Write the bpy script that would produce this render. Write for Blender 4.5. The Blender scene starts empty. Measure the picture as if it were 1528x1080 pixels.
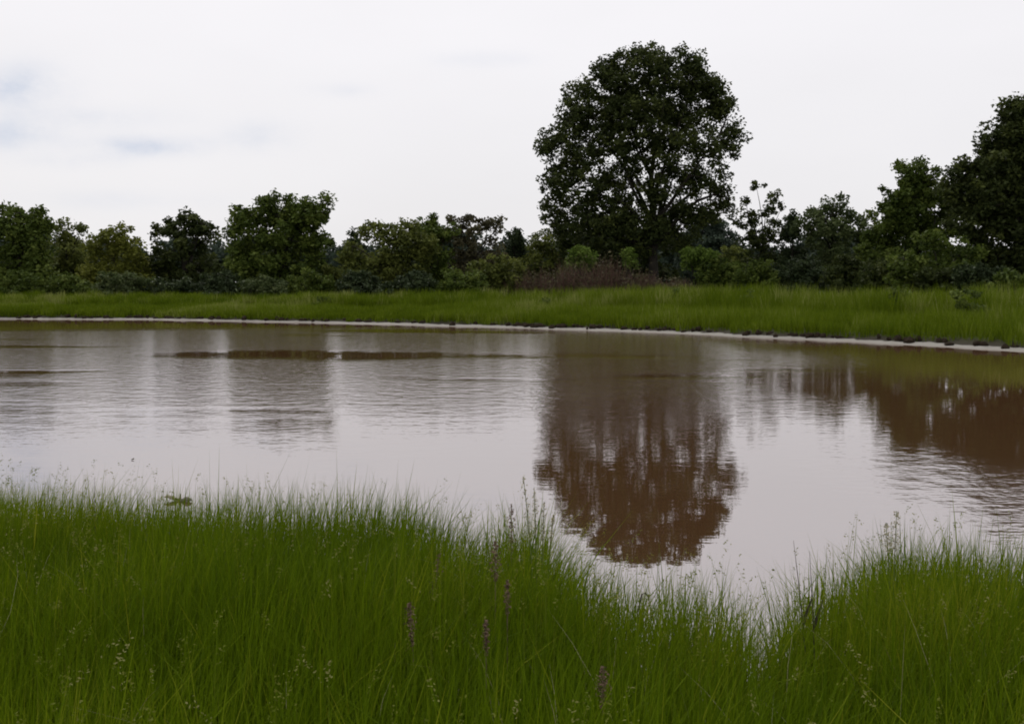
import bpy, math, random
import numpy as np

random.seed(7)
rng = np.random.default_rng(11)
S = bpy.context.scene
COL = S.collection

# ------------------------------------------------------------------ camera
F = 1613.0            # focal length in pixels of the 1528 px wide frame
HC = 2.3              # eye height above the water
PITCH = math.atan((540 - 425) / F)
cam_data = bpy.data.cameras.new("camera")
cam = bpy.data.objects.new("camera", cam_data)
COL.objects.link(cam)
cam_data.sensor_fit = 'HORIZONTAL'
cam_data.sensor_width = 36.0
cam_data.lens = F / 1528 * 36.0
cam_data.clip_start = 0.05
cam_data.clip_end = 5000
cam.location = (0, 0, HC)
cam.rotation_euler = (math.pi / 2 - PITCH, 0, 0)
S.camera = cam

# ------------------------------------------------------------------ world
SUN_EL, SUN_AZ = math.radians(52), math.radians(-25)   # azimuth from +Y towards +X
W = bpy.data.worlds.new("World")
S.world = W
W.use_nodes = True
wn, wl = W.node_tree.nodes, W.node_tree.links
wn.clear()


def N(tree, kind, **kw):
    n = tree.nodes.new(kind)
    for k, v in kw.items():
        setattr(n, k, v)
    return n


def build_world():
    t = W.node_tree
    out = N(t, 'ShaderNodeOutputWorld')
    bg = N(t, 'ShaderNodeBackground')
    bg.inputs['Strength'].default_value = 0.1
    t.links.new(bg.outputs[0], out.inputs[0])
    sky = N(t, 'ShaderNodeTexSky', sky_type='NISHITA', sun_disc=False)
    sky.sun_elevation = SUN_EL
    sky.sun_rotation = SUN_AZ
    sky.dust_density = 3.0
    tc = N(t, 'ShaderNodeTexCoord')
    sep = N(t, 'ShaderNodeSeparateXYZ')
    t.links.new(tc.outputs['Generated'], sep.inputs[0])

    def m(op, a, b=None, c=None):
        n = N(t, 'ShaderNodeMath', operation=op)
        for i, v in enumerate((a, b, c)):
            if v is None:
                continue
            if isinstance(v, (int, float)):
                n.inputs[i].default_value = v
            else:
                t.links.new(v, n.inputs[i])
        return n.outputs[0]
    X, Y, Z = sep.outputs
    # overcast veil: slightly brighter higher up
    ramp = N(t, 'ShaderNodeValToRGB')
    ramp.color_ramp.elements[0].position = 0.0
    ramp.color_ramp.elements[0].color = (0.84, 0.83, 0.85, 1)
    ramp.color_ramp.elements[1].position = 0.9
    ramp.color_ramp.elements[1].color = (1.0, 1.0, 1.0, 1)
    e = ramp.color_ramp.elements.new(0.26)
    e.color = (0.95, 0.93, 0.955, 1)
    t.links.new(Z, ramp.inputs[0])
    veil = N(t, 'ShaderNodeVectorMath', operation='SCALE')
    t.links.new(ramp.outputs[0], veil.inputs[0])
    nb = N(t, 'ShaderNodeTexNoise')
    nb.inputs['Scale'].default_value = 2.6
    nb.inputs['Detail'].default_value = 4.0
    mb_ = N(t, 'ShaderNodeMapping')
    mb_.inputs['Scale'].default_value = (1.0, 1.0, 3.0)
    t.links.new(tc.outputs['Generated'], mb_.inputs[0])
    t.links.new(mb_.outputs[0], nb.inputs['Vector'])
    t.links.new(m('MULTIPLY_ADD', nb.outputs[0], 1.3, 9.35), veil.inputs['Scale'])
    # thin wisps of darker cloud in the west
    az = m('DIVIDE', X, m('MAXIMUM', Y, 0.05))
    el = m('DIVIDE', Z, m('MAXIMUM', Y, 0.05))
    nz = N(t, 'ShaderNodeTexNoise')
    nz.inputs['Scale'].default_value = 16.0
    nz.inputs['Detail'].default_value = 5.0
    nz.inputs['Roughness'].default_value = 0.6
    mp = N(t, 'ShaderNodeMapping')
    mp.inputs['Scale'].default_value = (1.0, 1.0, 1.7)
    t.links.new(tc.outputs['Generated'], mp.inputs[0])
    t.links.new(mp.outputs[0], nz.inputs['Vector'])
    total = None
    for (px, py, sx, sy, w) in [(35, 135, 55, 26, 1.0), (20, 205, 60, 16, .85), (225, 222, 75, 12, .85),
                                (150, 180, 90, 14, .35), (395, 205, 40, 18, .45), (120, 243, 55, 9, .35),
                                (515, 140, 40, 9, .25), (720, 95, 60, 10, .2), (180, 300, 120, 12, .2)]:
        a0, e0 = (px - 764) / F, (425 - py) / F
        dx = m('DIVIDE', m('SUBTRACT', az, a0), sx / F)
        dy = m('DIVIDE', m('SUBTRACT', el, e0), sy / F)
        r2 = m('ADD', m('MULTIPLY', dx, dx), m('MULTIPLY', dy, dy))
        g = m('MULTIPLY', m('EXPONENT', m('MULTIPLY', r2, -0.7)), w)
        total = g if total is None else m('ADD', total, g)
    ns = m('MULTIPLY_ADD', nz.outputs[0], 3.0, -.75)
    fac = m('MINIMUM', m('MAXIMUM', m('MULTIPLY', total, ns), 0.0), 1.0)
    mixs = N(t, 'ShaderNodeMixRGB')
    mixs.inputs['Fac'].default_value = 0.06
    t.links.new(veil.outputs[0], mixs.inputs['Color1'])
    t.links.new(sky.outputs[0], mixs.inputs['Color2'])
    mixw = N(t, 'ShaderNodeMixRGB')
    t.links.new(m('MULTIPLY', fac, 0.95), mixw.inputs['Fac'])
    t.links.new(mixs.outputs[0], mixw.inputs['Color1'])
    mixw.inputs['Color2'].default_value = (6.3, 6.8, 7.9, 1)
    t.links.new(mixw.outputs[0], bg.inputs['Color'])


build_world()

sun_d = bpy.data.lights.new("sun", 'SUN')
sun_d.energy = 1.0
sun_d.angle = math.radians(20)
sun_d.color = (1.0, 0.95, 0.88)
sun = bpy.data.objects.new("sun", sun_d)
COL.objects.link(sun)
# the lamp shines along its -Z axis
sun.rotation_euler = (math.radians(90) - SUN_EL, 0, math.pi - SUN_AZ)
S.view_settings.view_transform = 'Standard'
S.view_settings.look = 'None'
S.view_settings.exposure = 0.0
S.view_settings.gamma = 1.0
S.view_settings.use_curve_mapping = False
S.cycles.use_denoising = True
S.cycles.filter_width = 1.9
S.cycles.max_bounces = 6
S.cycles.transparent_max_bounces = 4
S.cycles.sample_clamp_indirect = 4.0


# ------------------------------------------------------------------ helpers
def P(px, py, d):
    """world point seen at photo pixel (px, py), at distance d along +Y"""
    u, v = (px - 764) / F, (540 - py) / F
    dy = math.cos(PITCH) + v * math.sin(PITCH)
    dz = -math.sin(PITCH) + v * math.cos(PITCH)
    k = d / dy
    return np.array([u * k, d, HC + dz * k])


def prop(o, label=None, cat=None, group=None, kind=None):
    if label:
        o['label'] = label
    if cat:
        o['category'] = cat
    if group:
        o['group'] = group
    if kind:
        o['kind'] = kind
    return o


def empty(name, loc, label, cat, group=None):
    o = bpy.data.objects.new(name, None)
    o.empty_display_size = 0.3
    COL.objects.link(o)
    o.location = [float(v) for v in loc]
    return prop(o, label, cat, group)


def mesh_obj(name, verts, faces, mat, parent=None, tint=None, smooth=False):
    """faces: list of int arrays, each of shape (n, k)"""
    verts = np.asarray(verts, dtype=np.float32)
    if parent is not None:
        verts = verts - np.array(parent.location, dtype=np.float32)
    me = bpy.data.meshes.new(name)
    me.vertices.add(len(verts))
    me.vertices.foreach_set("co", verts.ravel())
    faces = [np.asarray(f, dtype=np.int32) for f in faces if len(f)]
    loops = np.concatenate([f.ravel() for f in faces])
    tot = np.concatenate([np.full(len(f), f.shape[1], dtype=np.int32) for f in faces])
    start = np.concatenate([[0], np.cumsum(tot)[:-1]]).astype(np.int32)
    me.loops.add(len(loops))
    me.loops.foreach_set("vertex_index", loops)
    me.polygons.add(len(tot))
    me.polygons.foreach_set("loop_start", start)
    me.polygons.foreach_set("loop_total", tot)
    if smooth:
        me.polygons.foreach_set("use_smooth", np.ones(len(tot), dtype=bool))
    if tint is not None:
        at = me.attributes.new("tint", 'FLOAT', 'POINT')
        at.data.foreach_set("value", np.asarray(tint, dtype=np.float32))
    me.update(calc_edges=True)
    me.materials.append(mat)
    o = bpy.data.objects.new(name, me)
    COL.objects.link(o)
    if parent is not None:
        o.parent = parent
    return o


class MB:
    def __init__(self):
        self.v, self.q, self.t, self.n = [], [], [], 0

    def add(self, v, q=None, t=None):
        v = np.asarray(v, dtype=float)
        if q is not None and len(q):
            self.q.append(np.asarray(q) + self.n)
        if t is not None and len(t):
            self.t.append(np.asarray(t) + self.n)
        self.v.append(v)
        self.n += len(v)

    def tube(self, pts, radii, sides=6):
        pts = np.asarray(pts, dtype=float)
        n = len(pts)
        vs = []
        ang = np.linspace(0, 2 * np.pi, sides, endpoint=False)
        for i in range(n):
            d = pts[min(i + 1, n - 1)] - pts[max(i - 1, 0)]
            d = d / (np.linalg.norm(d) + 1e-9)
            ref = np.array([1, 0, 0]) if abs(d[0]) < .8 else np.array([0, 1, 0])
            a = np.cross(d, ref); a /= np.linalg.norm(a)
            b = np.cross(d, a)
            vs.append(pts[i] + radii[i] * (np.cos(ang)[:, None] * a + np.sin(ang)[:, None] * b))
        q = []
        for i in range(n - 1):
            for k in range(sides):
                k2 = (k + 1) % sides
                q.append((i * sides + k, i * sides + k2, (i + 1) * sides + k2, (i + 1) * sides + k))
        vs = np.concatenate(vs)
        vs = np.concatenate([vs, pts[-1:]])
        t = [((n - 1) * sides + k, (n - 1) * sides + (k + 1) % sides, n * sides) for k in range(sides)]
        self.add(vs, q, t)

    def build(self, name, mat, parent=None, smooth=True):
        fs = []
        if self.q:
            fs.append(np.concatenate(self.q))
        if self.t:
            fs.append(np.concatenate(self.t))
        return mesh_obj(name, np.concatenate(self.v), fs, mat, parent, smooth=smooth)


def quad_leaves(c, size, aspect=0.55, up=None, droop=0.0):
    """pointed rhombic leaves with a fold: 4 verts and 2 triangles each"""
    n = len(c)
    a = rng.normal(size=(n, 3)); a[:, 2] = a[:, 2] * .6 - droop
    a /= np.linalg.norm(a, axis=1)[:, None]
    b = rng.normal(size=(n, 3))
    b -= (a * b).sum(1)[:, None] * a
    b /= np.linalg.norm(b, axis=1)[:, None]
    nn = np.cross(a, b)
    s = (size * rng.uniform(.6, 1.3, n))[:, None]
    v = np.empty((n, 4, 3))
    v[:, 0] = c - a * s * .5
    v[:, 1] = c + b * s * aspect * .5 + nn * s * .08
    v[:, 2] = c + a * s * .5
    v[:, 3] = c - b * s * aspect * .5 + nn * s * .08
    i = np.arange(n)[:, None] * 4
    f = np.concatenate([i + np.array([[0, 1, 2]]), i + np.array([[0, 2, 3]])])
    return v.reshape(-1, 3), f


def blades(root, h, w, lean, az, curve):
    """tapering grass blades: 7 verts, 2 quads and a tip triangle"""
    n = len(root)
    d = np.stack([np.cos(az), np.sin(az), np.zeros(n)], 1)
    fa = az + rng.uniform(0.6, 2.5, n)
    s = np.stack([np.cos(fa), np.sin(fa), np.zeros(n)], 1)
    v = np.empty((n, 7, 3))
    for k, (tt, ww) in enumerate(((0, 1.0), (.4, .9), (.75, .6))):
        p = root + d * (lean * tt + curve * tt * tt)[:, None] * h[:, None]
        p[:, 2] = root[:, 2] + h * (tt - .35 * curve * tt * tt)
        v[:, 2 * k] = p - s * (w * ww * .5)[:, None]
        v[:, 2 * k + 1] = p + s * (w * ww * .5)[:, None]
    p = root + d * (lean + curve)[:, None] * h[:, None]
    p[:, 2] = root[:, 2] + h * (1 - .35 * curve)
    v[:, 6] = p
    i = np.arange(n)[:, None] * 7
    q = np.concatenate([i + np.array([[0, 1, 3, 2]]), i + np.array([[2, 3, 5, 4]])])
    t = i + np.array([[4, 5, 6]])
    return v.reshape(-1, 3), q, t


def fnoise(x, y, seed=0, octaves=4, scale=1.0):
    """cheap smooth noise in about [-1, 1]"""
    r = np.random.default_rng(seed)
    out = np.zeros_like(np.asarray(x, dtype=float))
    amp, tot = 1.0, 0.0
    fr = scale
    for o in range(octaves):
        for k in range(3):
            th, ph = r.uniform(0, 6.28, 2)
            out = out + amp * np.sin((x * math.cos(th) + y * math.sin(th)) * fr * r.uniform(.7, 1.4) + ph) / 3
        tot += amp
        amp *= .6
        fr *= 2.1
    return out / tot * 1.6


# ------------------------------------------------------------------ materials
def new_mat(name):
    mt = bpy.data.materials.new(name)
    mt.use_nodes = True
    mt.node_tree.nodes.clear()
    return mt, mt.node_tree


def leaf_mat(name, c0, c1, c2=None, transl=0.3, rough=0.55, spec=0.1):
    mt, t = new_mat(name)
    out = N(t, 'ShaderNodeOutputMaterial')
    at = N(t, 'ShaderNodeAttribute', attribute_name='tint')
    rp = N(t, 'ShaderNodeValToRGB')
    rp.color_ramp.elements[0].color = (*c0, 1)
    rp.color_ramp.elements[1].color = (*(c2 or c1), 1)
    if c2:
        e = rp.color_ramp.elements.new(0.6)
        e.color = (*c1, 1)
    t.links.new(at.outputs['Fac'], rp.inputs[0])
    b = N(t, 'ShaderNodeBsdfPrincipled')
    b.inputs['Roughness'].default_value = rough
    b.inputs['Specular IOR Level'].default_value = spec
    tr = N(t, 'ShaderNodeBsdfTranslucent')
    mx = N(t, 'ShaderNodeMixShader')
    mx.inputs[0].default_value = transl
    t.links.new(rp.outputs[0], b.inputs['Base Color'])
    t.links.new(rp.outputs[0], tr.inputs['Color'])
    t.links.new(b.outputs[0], mx.inputs[1])
    t.links.new(tr.outputs[0], mx.inputs[2])
    t.links.new(mx.outputs[0], out.inputs[0])
    return mt


def noise_mat(name, c0, c1, scale=6.0, rough=0.9, bump=0.3, detail=6, lo=.3, hi=.7, spec=.2):
    mt, t = new_mat(name)
    out = N(t, 'ShaderNodeOutputMaterial')
    tc = N(t, 'ShaderNodeTexCoord')
    nz = N(t, 'ShaderNodeTexNoise')
    nz.inputs['Scale'].default_value = scale
    nz.inputs['Detail'].default_value = detail
    t.links.new(tc.outputs['Object'], nz.inputs['Vector'])
    rp = N(t, 'ShaderNodeValToRGB')
    rp.color_ramp.elements[0].position = lo
    rp.color_ramp.elements[1].position = hi
    rp.color_ramp.elements[0].color = (*c0, 1)
    rp.color_ramp.elements[1].color = (*c1, 1)
    t.links.new(nz.outputs[0], rp.inputs[0])
    b = N(t, 'ShaderNodeBsdfPrincipled')
    b.inputs['Roughness'].default_value = rough
    b.inputs['Specular IOR Level'].default_value = spec
    t.links.new(rp.outputs[0], b.inputs['Base Color'])
    bp = N(t, 'ShaderNodeBump')
    bp.inputs['Strength'].default_value = bump
    bp.inputs['Distance'].default_value = .05
    t.links.new(nz.outputs[0], bp.inputs['Height'])
    t.links.new(bp.outputs[0], b.inputs['Normal'])
    t.links.new(b.outputs[0], out.inputs[0])
    return mt


M_bark = noise_mat('bark', (.014, .012, .009), (.032, .027, .021), 3.0)
M_twig = noise_mat('red_brown_twig', (.065, .038, .028), (.12, .072, .052), 3.0)
M_clump = noise_mat('peat', (.014, .010, .007), (.04, .03, .02), 5.0, spec=.05)
M_rock = noise_mat('pale_rock', (.12, .11, .095), (.24, .22, .2), 5.0)
M_drift = noise_mat('driftwood', (.07, .062, .055), (.19, .165, .145), 14.0, bump=.6)
M_pale = noise_mat('pale_driftwood', (.22, .19, .14), (.36, .31, .24), 14.0)
M_stem = noise_mat('dry_stem', (.10, .07, .045), (.17, .12, .08), 10.0)
M_dock = noise_mat('rust_seed', (.09, .055, .038), (.19, .13, .085), 40.0)
M_plume = noise_mat('pale_seed', (.26, .24, .15), (.42, .38, .26), 40.0)
M_greenstem = noise_mat('green_stem', (.07, .10, .02), (.12, .15, .04), 10.0)
M_darkstem = noise_mat('dark_stem', (.03, .028, .016), (.07, .062, .04), 10.0)

M_grass = leaf_mat('grass_blade', (.055, .095, .002), (.110, .165, .003), (.22, .235, .015), transl=.35, rough=.6, spec=.05)
M_dead = leaf_mat('dry_blade', (.20, .17, .08), (.34, .31, .2), transl=.3)
M_seed = leaf_mat('seed_head', (.10, .13, .012), (.16, .175, .03), (.25, .24, .09), transl=.3, spec=.05)
M_fargrass = leaf_mat('marsh_grass', (.065, .10, .004), (.12, .165, .008), (.235, .25, .075), transl=.3, spec=.04)

LEAF = {
    'oak': leaf_mat('oak_leaf', (.022, .032, .009), (.045, .058, .016), (.10, .118, .028)),
    'olive': leaf_mat('olive_leaf', (.046, .060, .014), (.105, .122, .026), (.19, .21, .05)),
    'yellow': leaf_mat('yellow_green_leaf', (.066, .082, .012), (.14, .152, .024), (.22, .23, .05)),
    'green': leaf_mat('green_leaf', (.032, .05, .010), (.075, .105, .018), (.155, .19, .04)),
    'grey': leaf_mat('grey_green_leaf', (.036, .052, .018), (.075, .098, .035), (.13, .155, .06)),
    'brown': leaf_mat('brownish_leaf', (.045, .040, .022), (.075, .068, .034), (.13, .12, .06)),
    'bright': leaf_mat('bright_leaf', (.07, .11, .02), (.12, .18, .03), (.2, .26, .06)),
    'cedar': leaf_mat('cedar_needle', (.018, .028, .012), (.035, .05, .02), (.06, .08, .03), transl=.1),
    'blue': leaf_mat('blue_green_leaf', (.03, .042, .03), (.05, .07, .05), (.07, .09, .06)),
}

# ------------------------------------------------------------------ banks
K = HC * F
far_px = [(0, 476), (230, 477), (490, 482), (680, 487), (850, 492), (1060, 500), (1200, 507), (1400, 517), (1528, 525)]
far_pts = [(-400, 95), (-150, 84), (-70, 78)]
for px, py in far_px:
    d = K / (py - 425)
    far_pts.append(((px - 764) / F * d, d))
far_pts += [(22.5, 31), (29, 25), (40, 20), (70, 16), (400, 14)]
far_pts = np.array(far_pts)
near_px = [(-260, 712), (0, 724), (100, 734), (250, 744), (330, 754), (430, 764), (560, 758), (640, 772), (690, 792),
           (730, 784), (790, 762), (830, 795), (880, 836), (950, 858), (1050, 850), (1110, 862), (1135, 900), (1150, 960),
           (1165, 910), (1185, 850), (1260, 825), (1330, 786), (1400, 796), (1528, 815), (1800, 830)]
TIP = .95             # height of the grass tips over the water
near_px = [(a, b - np.interp(a, [0, 600, 700, 790, 900, 1000, 1100, 1150, 1190, 1330, 1500], [34, 42, 42, 36, 44, 44, 42, 24, 44, 48, 40])) for a, b in near_px]
near_pts = [(-400, 14), (-60, 10.5)]
for px, py in near_px:
    d = (HC - TIP) * F / (py - 425)
    near_pts.append(((px - 764) / F * d, d))
near_pts += [(7, 5.5), (15, 5), (400, 3)]
near_pts = np.array(near_pts)


def far_y(x):
    r = np.interp(x, far_pts[:, 0], far_pts[:, 1])
    return r + fnoise(np.asarray(x, float), 0 * np.asarray(x, float), 3, 3, .9) * .35


def near_y(x):
    return np.interp(x, near_pts[:, 0], near_pts[:, 1])


def far_k(x):
    s = (np.interp(x + 1.5, far_pts[:, 0], far_pts[:, 1]) - np.interp(x - 1.5, far_pts[:, 0], far_pts[:, 1])) / 3
    return np.sqrt(1 + s * s)


FAR_S = np.array([-400, -12, -6, -3, 0, .45, .9, 1.25, 3, 8, 20, 45, 90, 900])
FAR_Z = np.array([-1.2, -1.0, -.7, -.3, 0, .05, .10, .28, .36, .55, .85, 1.0, 1.1, 1.3])
NEAR_S = np.array([-60, -4, -1.2, -.2, .25, 1.5, 5, 12])
NEAR_Z = np.array([.75, .35, .24, .12, -.06, -.4, -.9, -1.2])


def far_s(x, y):
    """distance inland from the far water edge, with a ragged turf edge"""
    s = (y - far_y(x)) / far_k(x)
    w = fnoise(x, y, 41, 4, 1.6) * .55 + np.clip(fnoise(x, y * .3, 42, 3, .9) - .05, 0, 1) * 1.5 + np.clip((-14 - x) / 20, 0, 1) * .35
    return s + w * np.clip((s - .1) / .6, 0, 1) * np.clip(4 - s, 0, 1)


def far_z(x, y):
    s = far_s(x, y)
    return np.interp(s, FAR_S, FAR_Z) + np.where(s > 2, fnoise(x, y, 5, 3, .35) * .09, 0)


def near_z(x, y):
    s = y - near_y(x)
    return np.interp(s, NEAR_S, NEAR_Z) + np.where(s < 0, fnoise(x, y, 6, 3, 1.1) * .03, 0)


def build_ground():
    xs = np.unique(np.concatenate([np.linspace(-400, -60, 18), np.linspace(-60, -10, 110), np.linspace(-10, 10, 130),
                                   np.linspace(10, 45, 90), np.linspace(45, 400, 18)]))
    s1 = np.array([-300, -60, -30, -12, -6, -4, -3, -2.2, -1.6, -1.2, -.8, -.5, -.3, -.2, 0, .1, .25, .6, 1.5, 3, 5])
    s2 = np.array([-14, -6, -3, -1.2, 0, .3, .6, .9, 1.2, 1.5, 1.62, 1.75, 1.9, 2.4, 3, 4, 6, 8, 11, 15, 20, 27, 35, 45, 65, 90, 160, 320, 1200])
    rows = []
    for x in xs:
        ny, fy, fk = float(near_y(x)), float(far_y(x)), float(far_k(x))
        y1 = ny + s1
        y2 = fy + s2 * fk
        y = np.concatenate([y1, np.maximum(y2, y1[-1] + .5 + np.arange(len(s2)) * .01)])
        rows.append(y)
    Yg = np.array(rows)
    Xg = np.repeat(xs[:, None], Yg.shape[1], 1)
    Zn = near_z(Xg, Yg)
    Zf = far_z(Xg, Yg)
    k = len(s1)
    Zg = np.where(np.arange(Yg.shape[1])[None, :] < k, Zn, Zf)
    n, m = Xg.shape
    v = np.stack([Xg, Yg, Zg], -1).reshape(-1, 3)
    i, j = np.meshgrid(np.arange(n - 1), np.arange(m - 1), indexing='ij')
    a = (i * m + j).ravel()
    q = np.stack([a, a + m, a + m + 1, a + 1], 1)
    # material: pale wet mud below z .16, dark peat at the scarp, turf above
    mt, t = new_mat('bank_ground')
    out = N(t, 'ShaderNodeOutputMaterial')
    b = N(t, 'ShaderNodeBsdfPrincipled')
    b.inputs['Roughness'].default_value = .85
    b.inputs['Specular IOR Level'].default_value = .25
    t.links.new(b.outputs[0], out.inputs[0])
    tc = N(t, 'ShaderNodeTexCoord')
    sp = N(t, 'ShaderNodeSeparateXYZ')
    t.links.new(tc.outputs['Object'], sp.inputs[0])
    nz = N(t, 'ShaderNodeTexNoise')
    nz.inputs['Scale'].default_value = 1.7
    nz.inputs['Detail'].default_value = 6
    t.links.new(tc.outputs['Object'], nz.inputs['Vector'])
    ad = N(t, 'ShaderNodeMath', operation='MULTIPLY_ADD')
    t.links.new(nz.outputs[0], ad.inputs[0])
    ad.inputs[1].default_value = .14
    t.links.new(sp.outputs[2], ad.inputs[2])
    rp = N(t, 'ShaderNodeValToRGB')
    els = rp.color_ramp.elements
    els[0].position = .04; els[0].color = (.16, .12, .09, 1)
    els[1].position = .4; els[1].color = (.05, .075, .014, 1)
    for pos, c in ((.075, (.24, .22, .195)), (.14, (.275, .26, .235)), (.165, (.03, .024, .016)), (.36, (.035, .035, .012))):
        e = els.new(pos); e.color = (*c, 1)
    t.links.new(ad.outputs[0], rp.inputs[0])
    t.links.new(rp.outputs[0], b.inputs['Base Color'])
    bp = N(t, 'ShaderNodeBump')
    bp.inputs['Strength'].default_value = .5
    bp.inputs['Distance'].default_value = .06
    t.links.new(nz.outputs[0], bp.inputs['Height'])
    t.links.new(bp.outputs[0], b.inputs['Normal'])
    o = mesh_obj('ground', v, [q], mt, smooth=True)
    prop(o, 'muddy river banks and turf ground under the grass and trees', 'ground', kind='structure')


build_ground()


# ------------------------------------------------------------------ water
def build_water():
    mt, t = new_mat('muddy_water')
    out = N(t, 'ShaderNodeOutputMaterial')
    # silty body of the water under a reflecting surface
    body = N(t, 'ShaderNodeBsdfDiffuse')
    body.inputs['Color'].default_value = (.085, .043, .020, 1)
    b = N(t, 'ShaderNodeBsdfGlossy')
    b.inputs['Color'].default_value = (1, .983, .995, 1)
    fr = N(t, 'ShaderNodeFresnel')
    fr.inputs['IOR'].default_value = 1.33
    mx = N(t, 'ShaderNodeMixShader')
    t.links.new(body.outputs[0], mx.inputs[1])
    t.links.new(b.outputs[0], mx.inputs[2])
    t.links.new(mx.outputs[0], out.inputs[0])
    tc = N(t, 'ShaderNodeTexCoord')
    sp = N(t, 'ShaderNodeSeparateXYZ')
    t.links.new(tc.outputs['Object'], sp.inputs[0])

    def m(op, a, bb=None, c=None, clamp=False):
        n = N(t, 'ShaderNodeMath', operation=op)
        n.use_clamp = clamp
        for i, v in enumerate((a, bb, c)):
            if v is None:
                continue
            if isinstance(v, (int, float)):
                n.inputs[i].default_value = v
            else:
                t.links.new(v, n.inputs[i])
        return n.outputs[0]

    def noise(scale, sx, sy, detail=3, rough=.5):
        mp = N(t, 'ShaderNodeMapping')
        mp.inputs['Scale'].default_value = (sx, sy, 1)
        t.links.new(tc.outputs['Object'], mp.inputs[0])
        n = N(t, 'ShaderNodeTexNoise')
        n.inputs['Scale'].default_value = scale
        n.inputs['Detail'].default_value = detail
        n.inputs['Roughness'].default_value = rough
        t.links.new(mp.outputs[0], n.inputs['Vector'])
        return n.outputs[0]

    X, Y = sp.outputs[0], sp.outputs[1]
    patch = noise(.10, .6, 1.6, 3, .55)

    # wind patches: gaussians at real places on the river, (x, y, sx, sy, weight)
    def gauss(px, py, sx, sy, w):
        d = K / (py - 425)
        x0 = (px - 764) / F * d
        dx = m('DIVIDE', m('SUBTRACT', X, x0), sx)
        dy = m('DIVIDE', m('SUBTRACT', Y, d), sy)
        r2 = m('ADD', m('MULTIPLY', dx, dx), m('MULTIPLY', dy, dy))
        return m('MULTIPLY', m('EXPONENT', m('MULTIPLY', r2, -1.0)), w)
    ripple = None
    for g in [(-150, 540, 16, 12, .8), (300, 575, 9, 9, .9), (650, 560, 9, 9, .9), (420, 505, 18, 8, 1.3), (110, 508, 13, 11, 1.3), (700, 505, 10, 8, 1.0),
              (950, 530, 5, 8, .6), (1180, 540, 4.5, 6, .75), (1150, 590, 3, 4, .3)]:
        e = gauss(*g)
        ripple = e if ripple is None else m('ADD', ripple, e)
    # slicks of flat water
    calm = None
    for g in [(405, 528, 4.6, 2.6, 1.1), (545, 533, 1.6, .9, .6), (30, 517, 7, 1.5, .8), (1500, 580, 6, 9, .8), (20, 572, 3, 1.2, .6)]:
        e = gauss(*g)
        calm = e if calm is None else m('ADD', calm, e)
    mod = m('MINIMUM', m('MAXIMUM', m('MULTIPLY_ADD', patch, 5.0, -1.45), .08), 1.0)
    rip = m('MULTIPLY', m('MULTIPLY', ripple, mod), m('SUBTRACT', 1.0, m('MINIMUM', calm, 1.0)))
    rip = m('ADD', rip, gauss(1520, 735, 1.9, 2.8, 1.0))
    rip = m('MINIMUM', m('MAXIMUM', rip, 0.0), 1.0)
    h1 = noise(2.6, .9, 1.7, 3, .55)     # wavelets
    h2 = noise(.8, .5, 1.8, 2, .5)       # slow swell
    h4 = noise(1.9, 1.25, 1.2, 3, .6)
    h3 = noise(7.0, .5, 1.6, 2, .5)
    wav = m('ADD', m('MULTIPLY', h1, .0060), m('ADD', m('MULTIPLY', h3, .0012), m('MULTIPLY', m('MULTIPLY', h4, rip), .014)))
    hh = m('ADD', m('MULTIPLY', wav, m('MULTIPLY_ADD', rip, 1.3, .04)), m('MULTIPLY', h2, .0012))
    bp = N(t, 'ShaderNodeBump')
    bp.inputs['Strength'].default_value = 1.0
    bp.inputs['Distance'].default_value = 1.0
    t.links.new(hh, bp.inputs['Height'])
    t.links.new(bp.outputs[0], b.inputs['Normal'])
    t.links.new(bp.outputs[0], fr.inputs['Normal'])
    t.links.new(m('MULTIPLY_ADD', fr.outputs[0], .45, .385, True), mx.inputs[0])
    t.links.new(m('MULTIPLY_ADD', rip, .10, .004), b.inputs['Roughness'])
    xs = np.linspace(-400, 400, 41)
    ys = np.linspace(1.5, 120, 25)
    Xg, Yg = np.meshgrid(xs, ys, indexing='ij')
    n, mm = Xg.shape
    v = np.stack([Xg, Yg, 0 * Xg], -1).reshape(-1, 3)
    i, j = np.meshgrid(np.arange(n - 1), np.arange(mm - 1), indexing='ij')
    a = (i * mm + j).ravel()
    q = np.stack([a, a + mm, a + mm + 1, a + 1], 1)
    o = mesh_obj('water', v, [q], mt, smooth=True)
    prop(o, 'brown tidal river reflecting the pale sky and trees', 'water', kind='structure')


build_water()


# ------------------------------------------------------------------ trees
DENS = (3.0, 2.0)


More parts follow.
